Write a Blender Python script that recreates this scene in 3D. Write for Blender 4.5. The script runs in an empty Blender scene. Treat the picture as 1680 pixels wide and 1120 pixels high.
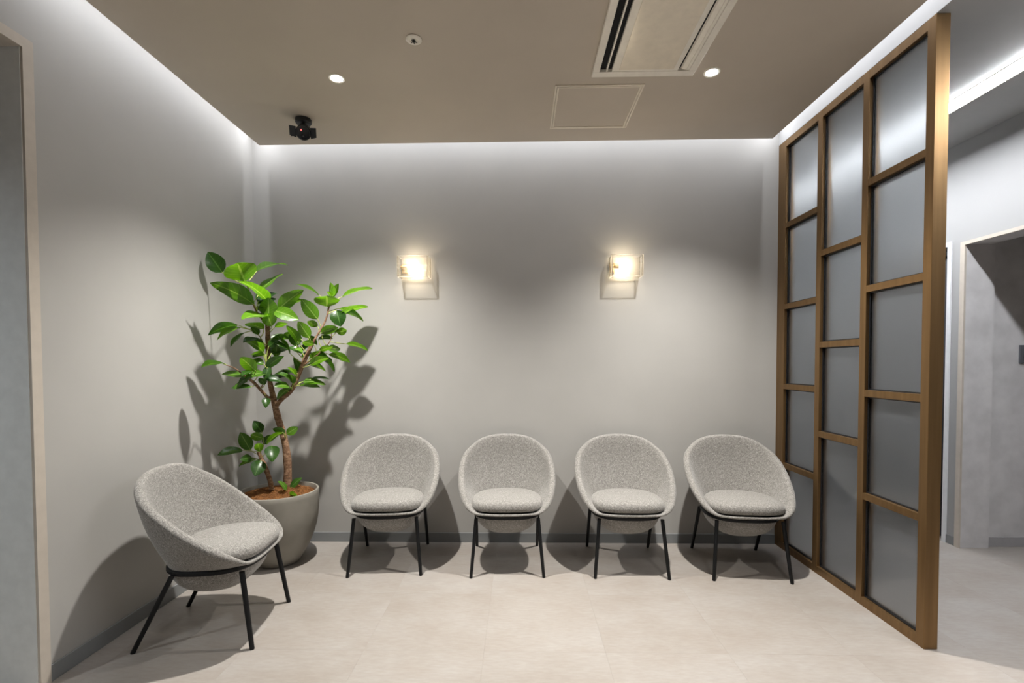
import bpy, math, random
from mathutils import Vector, Matrix

# ------------------------------------------------------------------ camera, world, lights, exposure
SC = bpy.context.scene
COL = SC.collection
random.seed(11)
SC.view_settings.view_transform = 'Standard'
SC.view_settings.look = 'None'
SC.view_settings.gamma = 1.0
SC.view_settings.use_curve_mapping = False
SC.view_settings.exposure = 0.0

H = 2.75                     # ceiling height
XL, YW, XP, XR = -1.8807, 3.4308, 1.7745, 2.9915   # left wall, back wall, screen face, corridor wall
GAP_L, GAP_B, GAP_P = 0.113, 0.116, 0.1005         # cove slots along the ceiling edge

cam = bpy.data.cameras.new('camera')
cam.sensor_width = 36.0
cam.lens = 801.37 / 1680 * 36.0
cam.shift_x = (840 - 835.39) / 1680
cam.shift_y = (619.02 - 560) / 1680
cam.clip_start = 0.05
cam_o = bpy.data.objects.new('camera', cam)
COL.objects.link(cam_o)
yaw, pitch, roll = 0.0231, -0.0276, -0.0031
cam_o.location = (0, 0, 1.2631)
cam_o.rotation_mode = 'QUATERNION'
cam_o.rotation_quaternion = (Matrix.Rotation(yaw, 3, 'Z') @ Matrix.Rotation(math.pi / 2 + pitch, 3, 'X')
                             @ Matrix.Rotation(roll, 3, 'Z')).to_quaternion()
SC.camera = cam_o

world = bpy.data.worlds.new('world')
SC.world = world
world.use_nodes = True
world.node_tree.nodes['Background'].inputs[0].default_value = (0.6, 0.65, 0.7, 1)
world.node_tree.nodes['Background'].inputs[1].default_value = 0.02
SC.cycles.max_bounces = 10
SC.cycles.diffuse_bounces = 5
SC.cycles.glossy_bounces = 4
SC.cycles.transmission_bounces = 8
SC.cycles.transparent_max_bounces = 12
SC.cycles.caustics_reflective = False
SC.cycles.caustics_refractive = False
SC.cycles.sample_clamp_indirect = 6.0
SC.cycles.use_denoising = True

def lamp(name, kind, loc, energy, color, **kw):
    l = bpy.data.lights.new(name, kind)
    l.energy = energy
    l.color = color
    for k, v in kw.items():
        setattr(l, k, v)
    o = bpy.data.objects.new(name, l)
    o.location = loc
    COL.objects.link(o)
    return o

def aim(o, d):
    o.rotation_mode = 'QUATERNION'
    o.rotation_quaternion = Vector(d).to_track_quat('-Z', 'Y')

WARM = (1.0, 0.86, 0.68)
DOWN = (1.0, 0.965, 0.91)
COOL = (0.93, 0.95, 1.0)
DOWNLIGHTS = [(-0.95, 2.558), (0.981, 2.56), (-0.95, 0.95), (0.981, 0.95), (-0.95, -0.7), (0.981, -0.7)]
POWER_ROW = [380, 380, 18, 110, 28, 28]
for (dx, dy), pw in zip(DOWNLIGHTS, POWER_ROW):
    lamp('downlight_beam', 'SPOT', (dx, dy, H - 0.012), pw, DOWN, spot_size=math.radians(110), spot_blend=1.0,
         shadow_soft_size=0.03)
# LED tape hidden in the cove, on the edge of the dropped ceiling
COVE = 2.8
zc = H + 0.20
def cove(name, a, b, toward, w):
    a, b = Vector(a), Vector(b)
    o = lamp(name, 'AREA', (a + b) / 2, w * (b - a).length, COOL, shape='RECTANGLE', size=(b - a).length, size_y=0.012, spread=math.radians(112))
    z = -Vector(toward).normalized()
    x = (b - a).normalized()
    y = z.cross(x)
    o.rotation_mode = 'QUATERNION'
    o.rotation_quaternion = Matrix((x, y, z)).transposed().to_quaternion()
    return o
cove('cove_tape', (XL + GAP_L - 0.004, 1.75, zc), (XL + GAP_L - 0.004, YW - 0.02, zc), (-0.15, 0, -1), COVE)
cove('cove_tape', (XL + 0.02, YW - GAP_B + 0.004, zc), (XP - 0.02, YW - GAP_B + 0.004, zc), (0, 0.15, -1), COVE)
cove('cove_tape', (XP - GAP_P + 0.004, -1.0, zc), (XP - GAP_P + 0.004, YW - 0.02, zc), (0.15, 0, -1), COVE)
SCONCES = [(-0.728, 3.365, 1.928), (0.719, 3.365, 1.924)]
lamp('side_room_lamp', 'SPOT', (-2.75, 0.5, 2.58), 110, (0.86, 0.94, 1.0), spot_size=math.radians(150), spot_blend=1.0, shadow_soft_size=0.06)

# ------------------------------------------------------------------ helpers
def mesh(name, verts, faces, mats=None, smooth=False, parent=None, midx=None):
    me = bpy.data.meshes.new(name)
    me.from_pydata([tuple(v) for v in verts], [], faces)
    me.validate()
    if mats:
        for m in (mats if isinstance(mats, (list, tuple)) else [mats]):
            me.materials.append(m)
    if midx:
        me.polygons.foreach_set('material_index', midx)
    if smooth:
        me.polygons.foreach_set('use_smooth', [True] * len(me.polygons))
    me.update()
    o = bpy.data.objects.new(name, me)
    COL.objects.link(o)
    if parent:
        o.parent = parent
    return o

class MB:
    """collects primitive shapes into one mesh"""
    def __init__(self):
        self.v, self.f, self.m = [], [], []
    def add(self, v, f, mi=0):
        n = len(self.v)
        self.v += [tuple(p) for p in v]
        self.f += [tuple(i + n for i in q) for q in f]
        self.m += [mi] * len(f)
        return self
    def box(self, a, b, mi=0, bev=0.0):
        (x0, y0, z0), (x1, y1, z1) = a, b
        if bev <= 0:
            v = [(x, y, z) for x in (x0, x1) for y in (y0, y1) for z in (z0, z1)]
            f = [(0, 1, 3, 2), (4, 6, 7, 5), (0, 4, 5, 1), (2, 3, 7, 6), (0, 2, 6, 4), (1, 5, 7, 3)]
            return self.add(v, f, mi)
        import bmesh
        bm = bmesh.new()
        bmesh.ops.create_cube(bm, size=1)
        for p in bm.verts:
            p.co = Vector(((x0 + x1) / 2 + p.co.x * (x1 - x0), (y0 + y1) / 2 + p.co.y * (y1 - y0),
                           (z0 + z1) / 2 + p.co.z * (z1 - z0)))
        bmesh.ops.bevel(bm, geom=bm.edges[:], offset=bev, segments=2, profile=0.5, affect='EDGES')
        bm.verts.index_update()
        self.add([p.co for p in bm.verts], [[q.index for q in fc.verts] for fc in bm.faces], mi)
        bm.free()
        return self
    def tube(self, pts, radii, n=10, mi=0, cap=True, up=None):
        pts = [Vector(p) for p in pts]
        if not isinstance(radii, (list, tuple)):
            radii = [radii] * len(pts)
        v, f = [], []
        d0 = (pts[1] - pts[0]).normalized()
        u = d0.orthogonal().normalized() if up is None else (Vector(up) - d0 * Vector(up).dot(d0)).normalized()
        for i, p in enumerate(pts):
            d = (pts[min(i + 1, len(pts) - 1)] - pts[max(i - 1, 0)]).normalized()
            u = (u - d * u.dot(d)).normalized()
            w = d.cross(u)
            for k in range(n):
                a = 2 * math.pi * k / n
                v.append(p + (u * math.cos(a) + w * math.sin(a)) * radii[i])
        for i in range(len(pts) - 1):
            for k in range(n):
                f.append((i * n + k, i * n + (k + 1) % n, (i + 1) * n + (k + 1) % n, (i + 1) * n + k))
        if cap:
            f.append(tuple(reversed(range(n))))
            f.append(tuple((len(pts) - 1) * n + k for k in range(n)))
        return self.add(v, f, mi)
    def lathe(self, prof, n=48, c=(0, 0, 0), mi=0, axis='z'):
        v, f = [], []
        for r, z in prof:
            for k in range(n):
                a = 2 * math.pi * k / n
                p = (r * math.cos(a), r * math.sin(a), z)
                if axis == 'y':
                    p = (p[0], z, p[1])
                v.append((p[0] + c[0], p[1] + c[1], p[2] + c[2]))
        for i in range(len(prof) - 1):
            for k in range(n):
                f.append((i * n + k, i * n + (k + 1) % n, (i + 1) * n + (k + 1) % n, (i + 1) * n + k))
        f.append(tuple(reversed(range(n))))
        f.append(tuple((len(prof) - 1) * n + k for k in range(n)))
        return self.add(v, f, mi)
    def build(self, name, mats=None, parent=None, smooth=False):
        o = mesh(name, self.v, self.f, mats, smooth, parent, self.m if any(self.m) else None)
        if smooth:
            try:
                o.data.set_sharp_from_angle(angle=math.radians(40))
            except Exception:
                pass
        return o

def thing(name, label, cat, loc=(0, 0, 0), rotz=0.0, group=None):
    o = bpy.data.objects.new(name, None)
    o.empty_display_size = 0.1
    o.location = loc
    o.rotation_euler = (0, 0, rotz)
    COL.objects.link(o)
    return tag(o, label, cat, group)

def tag(o, label, cat, group=None):
    o['label'] = label
    o['category'] = cat
    if group:
        o['group'] = group
    return o

def struct(name, mb, m, parent=None, smooth=False):
    o = mb.build(name, m, parent, smooth)
    if parent is None:
        o['kind'] = 'structure'
    return o

# ------------------------------------------------------------------ materials
def lin(c):
    return tuple(((x / 255) / 12.92 if x / 255 <= 0.04045 else ((x / 255 + 0.055) / 1.055) ** 2.4) for x in c) + (1,)

class NT:
    def __init__(self, name):
        self.mat = bpy.data.materials.new(name)
        self.mat.use_nodes = True
        self.t = self.mat.node_tree
        self.b = self.t.nodes['Principled BSDF']
        self.out = self.t.nodes['Material Output']
    def n(self, kind, **kw):
        o = self.t.nodes.new(kind)
        for k, v in kw.items():
            if k in o.inputs:
                o.inputs[k].default_value = v
            else:
                setattr(o, k, v)
        return o
    def l(self, a, b):
        self.t.links.new(a, b)
    def set(self, **kw):
        for k, v in kw.items():
            self.b.inputs[k.replace('_', ' ')].default_value = v
        return self
    def noise(self, scale, detail=3, coord='Object', stretch=None, rough=0.5):
        tc = self.n('ShaderNodeTexCoord')
        src = tc.outputs[coord]
        if stretch:
            mp = self.n('ShaderNodeMapping')
            mp.inputs['Scale'].default_value = stretch
            self.l(src, mp.inputs['Vector'])
            src = mp.outputs[0]
        nz = self.n('ShaderNodeTexNoise')
        nz.inputs['Scale'].default_value = scale
        nz.inputs['Detail'].default_value = detail
        nz.inputs['Roughness'].default_value = rough
        self.l(src, nz.inputs['Vector'])
        return nz.outputs['Fac']
    def ramp(self, fac, stops):
        r = self.n('ShaderNodeValToRGB')
        while len(r.color_ramp.elements) < len(stops):
            r.color_ramp.elements.new(0.5)
        for e, (p, c) in zip(r.color_ramp.elements, stops):
            e.position = p
            e.color = c
        self.l(fac, r.inputs[0])
        return r.outputs[0]
    def mix(self, fac, a, b, mode='MIX'):
        m = self.n('ShaderNodeMix', data_type='RGBA', blend_type=mode)
        for sock, val in ((m.inputs[0], fac), (m.inputs[6], a), (m.inputs[7], b)):
            if hasattr(val, 'is_linked'):
                self.l(val, sock)
            else:
                sock.default_value = val
        return m.outputs[2]
    def bump(self, fac, strength, dist=0.002):
        b = self.n('ShaderNodeBump')
        b.inputs['Strength'].default_value = strength
        b.inputs['Distance'].default_value = dist
        self.l(fac, b.inputs['Height'])
        self.l(b.outputs[0], self.b.inputs['Normal'])
    def color(self, sock):
        self.l(sock, self.b.inputs['Base Color'])

def paint(name, c, var=0.06, rough=0.6, scale=3.0, bump=0.06):
    t = NT(name)
    c = tuple(c[:3])
    lo = tuple(x * (1 - var) for x in c) + (1,)
    hi = tuple(x * (1 + var) for x in c) + (1,)
    t.color(t.ramp(t.noise(scale, 5), [(0.3, lo), (0.7, hi)]))
    t.set(Roughness=rough)
    if bump:
        t.bump(t.noise(350, 2), bump, 0.0006)
    return t.mat

def plain(name, c, rough=0.5, metal=0.0, **kw):
    t = NT(name)
    v = tuple(c[:3])
    t.color(t.ramp(t.noise(25, 3), [(0.3, tuple(x * 0.96 for x in v) + (1,)), (0.7, tuple(min(1, x * 1.04) for x in v) + (1,))]))
    t.set(Roughness=rough, Metallic=metal)
    for k, val in kw.items():
        t.b.inputs[k.replace('_', ' ')].default_value = val
    return t.mat

def glow(name, c, s):
    t = NT(name)
    t.set(Base_Color=(0.8, 0.8, 0.8, 1), Emission_Color=tuple(c) + (1,), Emission_Strength=s)
    return t.mat

M_WALL = paint('wall_paint', (0.412, 0.402, 0.384), 0.03)
M_CEIL = paint('ceiling_paint', (0.58, 0.51, 0.43), 0.03)
M_CEIL2 = paint('corridor_ceiling_paint', (0.40, 0.40, 0.40), 0.05)
M_BASE = paint('skirting_vinyl', (0.225, 0.235, 0.24), 0.04, 0.5)
M_WHITE = paint('white_wall_paint', (0.36, 0.36, 0.36), 0.02)
M_STONE = paint('grey_wall_covering', (0.62, 0.605, 0.61), 0.10, 0.7, 9)
M_TRIM = plain('cream_trim_paint', (0.54, 0.485, 0.42), 0.45)
M_LINING = plain('door_lining', (0.74, 0.755, 0.745), 0.5)
M_OFFWHITE = plain('warm_white_plastic', (0.92, 0.87, 0.78), 0.35)
M_BLACK = plain('black_plastic', (0.008, 0.009, 0.011), 0.45)
M_SLOT_SHADE = plain('slot_shade_black', (0.006, 0.006, 0.007), 0.9)  # flat black stands in for the shade deep inside the air slots
M_FRAMEW = plain('white_frame', (0.75, 0.76, 0.78), 0.35)
M_ALU = plain('champagne_aluminium', (0.85, 0.78, 0.66), 0.4, 0.1)

t = NT('stone_look_vinyl_tile')
oi = t.n('ShaderNodeObjectInfo')
tc = t.n('ShaderNodeTexCoord')
off = t.n('ShaderNodeVectorMath', operation='SCALE')
comb = t.n('ShaderNodeCombineXYZ')
for i in range(3):
    t.l(oi.outputs['Random'], comb.inputs[i])
t.l(comb.outputs[0], off.inputs[0]); off.inputs['Scale'].default_value = 37.0
addv = t.n('ShaderNodeVectorMath', operation='ADD')
t.l(tc.outputs['Object'], addv.inputs[0]); t.l(off.outputs[0], addv.inputs[1])
def tn(scale, detail, stretch):
    mp = t.n('ShaderNodeMapping'); mp.inputs['Scale'].default_value = stretch; mp.inputs['Rotation'].default_value = (0, 0, 0.5)
    t.l(addv.outputs[0], mp.inputs['Vector'])
    nz = t.n('ShaderNodeTexNoise'); nz.inputs['Scale'].default_value = scale; nz.inputs['Detail'].default_value = detail
    nz.inputs['Roughness'].default_value = 0.6
    t.l(mp.outputs[0], nz.inputs['Vector'])
    return nz.outputs['Fac']
cl = t.ramp(tn(3.2, 6, (1, 1.6, 1)), [(0.25, (0.290, 0.256, 0.226, 1)), (0.5, (0.318, 0.290, 0.264, 1)), (0.75, (0.345, 0.324, 0.305, 1))])
st = t.ramp(tn(22, 5, (1, 4, 1)), [(0.35, (0.93, 0.92, 0.91, 1)), (0.65, (1.03, 1.03, 1.03, 1))])
cl = t.mix(1.0, cl, st, 'MULTIPLY')
tv = t.ramp(oi.outputs['Random'], [(0.0, (0.98, 0.975, 0.97, 1)), (1.0, (1.01, 1.01, 1.01, 1))])
t.color(t.mix(1.0, cl, tv, 'MULTIPLY'))
t.set(Roughness=0.42)
t.bump(tn(60, 4, (1, 2, 1)), 0.05, 0.001)
M_TILE = t.mat

t = NT('grey_melange_fabric')
f1 = t.noise(240, 3, rough=0.75)
f2 = t.noise(100, 4, rough=0.75)
c1 = t.ramp(f1, [(0.36, (0.135, 0.129, 0.12, 1)), (0.52, (0.268, 0.257, 0.24, 1)), (0.66, (0.42, 0.405, 0.38, 1))])
c2 = t.ramp(f2, [(0.38, (0.74, 0.73, 0.72, 1)), (0.64, (1.12, 1.12, 1.12, 1))])
t.color(t.mix(1.0, c1, c2, 'MULTIPLY'))
t.set(Roughness=0.95)
t.b.inputs['Sheen Weight'].default_value = 0.25
t.b.inputs['Sheen Roughness'].default_value = 0.5
t.bump(f1, 0.5, 0.0016)
M_FABRIC = t.mat

t = NT('bronze_metal')
t.color(t.ramp(t.noise(40, 3, stretch=(1, 1, 0.05)), [(0.3, (0.19, 0.112, 0.048, 1)), (0.7, (0.245, 0.147, 0.064, 1))]))
t.set(Metallic=0.8, Roughness=0.42)
M_BRONZE = t.mat

t = NT('brass_metal')
t.color(t.ramp(t.noise(40, 3), [(0.3, (0.62, 0.40, 0.13, 1)), (0.7, (0.72, 0.48, 0.18, 1))]))
t.set(Metallic=0.9, Roughness=0.28)
M_BRASS = t.mat

t = NT('frosted_glass')
t.color(t.ramp(t.noise(600, 2), [(0.3, (0.45, 0.47, 0.49, 1)), (0.7, (0.50, 0.52, 0.54, 1))]))
t.set(Roughness=0.40, IOR=1.2)
t.b.inputs['Transmission Weight'].default_value = 1.0
t.b.inputs['Coat Weight'].default_value = 1.0
t.b.inputs['Coat Roughness'].default_value = 0.04
tl = t.n('ShaderNodeBsdfTranslucent'); tl.inputs[0].default_value = (0.92, 0.935, 0.94, 1)
cg = t.n('ShaderNodeBsdfGlossy'); cg.inputs['Roughness'].default_value = 0.04
fr = t.n('ShaderNodeFresnel'); fr.inputs['IOR'].default_value = 1.45
a_ = t.n('ShaderNodeMixShader')
t.l(fr.outputs[0], a_.inputs[0]); t.l(tl.outputs[0], a_.inputs[1]); t.l(cg.outputs[0], a_.inputs[2])
b_ = t.n('ShaderNodeMixShader'); b_.inputs[0].default_value = 0.12
t.l(t.b.outputs[0], b_.inputs[1]); t.l(a_.outputs[0], b_.inputs[2])
t.l(b_.outputs[0], t.out.inputs['Surface'])
M_FROST = t.mat

def clear_glass(name, tint, fres, h0=0.012, h1=0.055):
    t = NT(name)
    tr = t.n('ShaderNodeBsdfTransparent'); tr.inputs[0].default_value = tint
    tl = t.n('ShaderNodeBsdfTranslucent'); tl.inputs[0].default_value = (0.95, 0.90, 0.80, 1)
    gs = t.n('ShaderNodeBsdfGlossy'); gs.inputs['Roughness'].default_value = 0.15
    bp = t.n('ShaderNodeBump'); bp.inputs['Strength'].default_value = 0.9; bp.inputs['Distance'].default_value = 0.005
    t.l(t.noise(120, 2), bp.inputs['Height'])
    t.l(bp.outputs[0], gs.inputs['Normal'])
    hz = t.ramp(t.noise(130, 2), [(0.40, (h0, h0, h0, 1)), (0.62, (h1, h1, h1, 1))])
    m1 = t.n('ShaderNodeMixShader')
    t.l(hz, m1.inputs[0]); t.l(tr.outputs[0], m1.inputs[1]); t.l(tl.outputs[0], m1.inputs[2])
    m2 = t.n('ShaderNodeMixShader'); m2.inputs[0].default_value = fres
    t.l(m1.outputs[0], m2.inputs[1]); t.l(gs.outputs[0], m2.inputs[2])
    t.l(m2.outputs[0], t.out.inputs['Surface'])
    return t.mat
M_GLASS = clear_glass('hammered_clear_glass', (0.95, 0.94, 0.92, 1), 0.05)
M_GLASS_RIM = clear_glass('ground_glass_rim', (0.55, 0.52, 0.46, 1), 0.12, 0.35, 0.5)


M_BULB = glow('lit_bulb_glass', (1.0, 0.84, 0.60), 115.0)
M_LENS = glow('lit_downlight_lens', (1.0, 0.98, 0.95), 240.0)
M_STRIP = glow('lit_line_diffuser', (0.95, 0.97, 1.0), 106.0)
M_LED_RED = glow('red_indicator', (1.0, 0.03, 0.03), 1.0)
M_TAPE = plain('led_tape', (0.8, 0.8, 0.8), 0.5)

t = NT('ficus_leaf')
at = t.n('ShaderNodeAttribute', attribute_name='young')
uvn = t.n('ShaderNodeUVMap')
sep = t.n('ShaderNodeSeparateXYZ')
t.l(uvn.outputs[0], sep.inputs[0])
def math_(op, a, b=0.0):
    m = t.n('ShaderNodeMath', operation=op)
    for s, v in zip(m.inputs, (a, b)):
        if hasattr(v, 'is_linked'): t.l(v, s)
        else: s.default_value = v
    return m.outputs[0]
av = math_('ABSOLUTE', math_('SUBTRACT', sep.outputs[1], 0.5))
rib = math_('LESS_THAN', av, 0.035)
vs = math_('SUBTRACT', math_('MULTIPLY', sep.outputs[0], 7.0), math_('MULTIPLY', av, 3.0))
vein = math_('LESS_THAN', math_('FRACT', vs), 0.12)
vein = math_('MULTIPLY', vein, 0.28)
line = math_('MAXIMUM', rib, vein)
base = t.mix(at.outputs['Fac'], (0.004, 0.030, 0.007, 1), (0.14, 0.33, 0.010, 1))
lo = t.noise(14, 3)
base = t.mix(0.15, base, t.ramp(lo, [(0.3, (0.008, 0.05, 0.012, 1)), (0.7, (0.13, 0.32, 0.03, 1))]))
pale = t.mix(at.outputs['Fac'], (0.06, 0.16, 0.04, 1), (0.42, 0.60, 0.15, 1))
colr = t.mix(math_('MULTIPLY', line, 0.75), base, pale)
t.color(colr)
t.set(Roughness=0.32)
t.bump(line, 0.25, 0.001)
tl = t.n('ShaderNodeBsdfTranslucent')
t.l(t.mix(1.0, colr, (1.6, 1.6, 0.7, 1), 'MULTIPLY'), tl.inputs[0])
ms = t.n('ShaderNodeMixShader'); ms.inputs[0].default_value = 0.4
t.l(t.b.outputs[0], ms.inputs[1]); t.l(tl.outputs[0], ms.inputs[2])
t.l(ms.outputs[0], t.out.inputs['Surface'])
M_LEAF = t.mat
M_PETIOLE = plain('leaf_stalk', (0.36, 0.42, 0.10), 0.5)

t = NT('ficus_bark')
bk = t.noise(42, 6, stretch=(1, 1, 1.6), rough=0.8)
t.color(t.ramp(bk, [(0.34, (0.06, 0.03, 0.016, 1)), (0.5, (0.20, 0.105, 0.055, 1)), (0.66, (0.40, 0.26, 0.165, 1))]))
t.set(Roughness=0.8)
t.bump(bk, 0.6, 0.004)
M_BARK = t.mat

t = NT('taupe_fibre_cement')
t.color(t.ramp(t.noise(9, 5), [(0.3, (0.215, 0.20, 0.17, 1)), (0.7, (0.255, 0.24, 0.207, 1))]))
t.set(Roughness=0.6)
t.bump(t.noise(180, 3), 0.08, 0.001)
M_POT = t.mat

t = NT('coconut_fibre')
t.color(t.ramp(t.noise(60, 3), [(0.3, (0.13, 0.05, 0.014, 1)), (0.7, (0.36, 0.155, 0.042, 1))]))
t.set(Roughness=0.9)
M_FIBRE = t.mat

t = NT('dark_curtain_cloth')
t.color(t.ramp(t.noise(300, 2), [(0.3, (0.035, 0.036, 0.042, 1)), (0.7, (0.06, 0.06, 0.068, 1))]))
t.set(Roughness=0.9)
M_CURTAIN = t.mat
M_METALB = plain('black_powder_coat', (0.0035, 0.0045, 0.006), 0.5, 0.0, Specular_IOR_Level=0.3)

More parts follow.
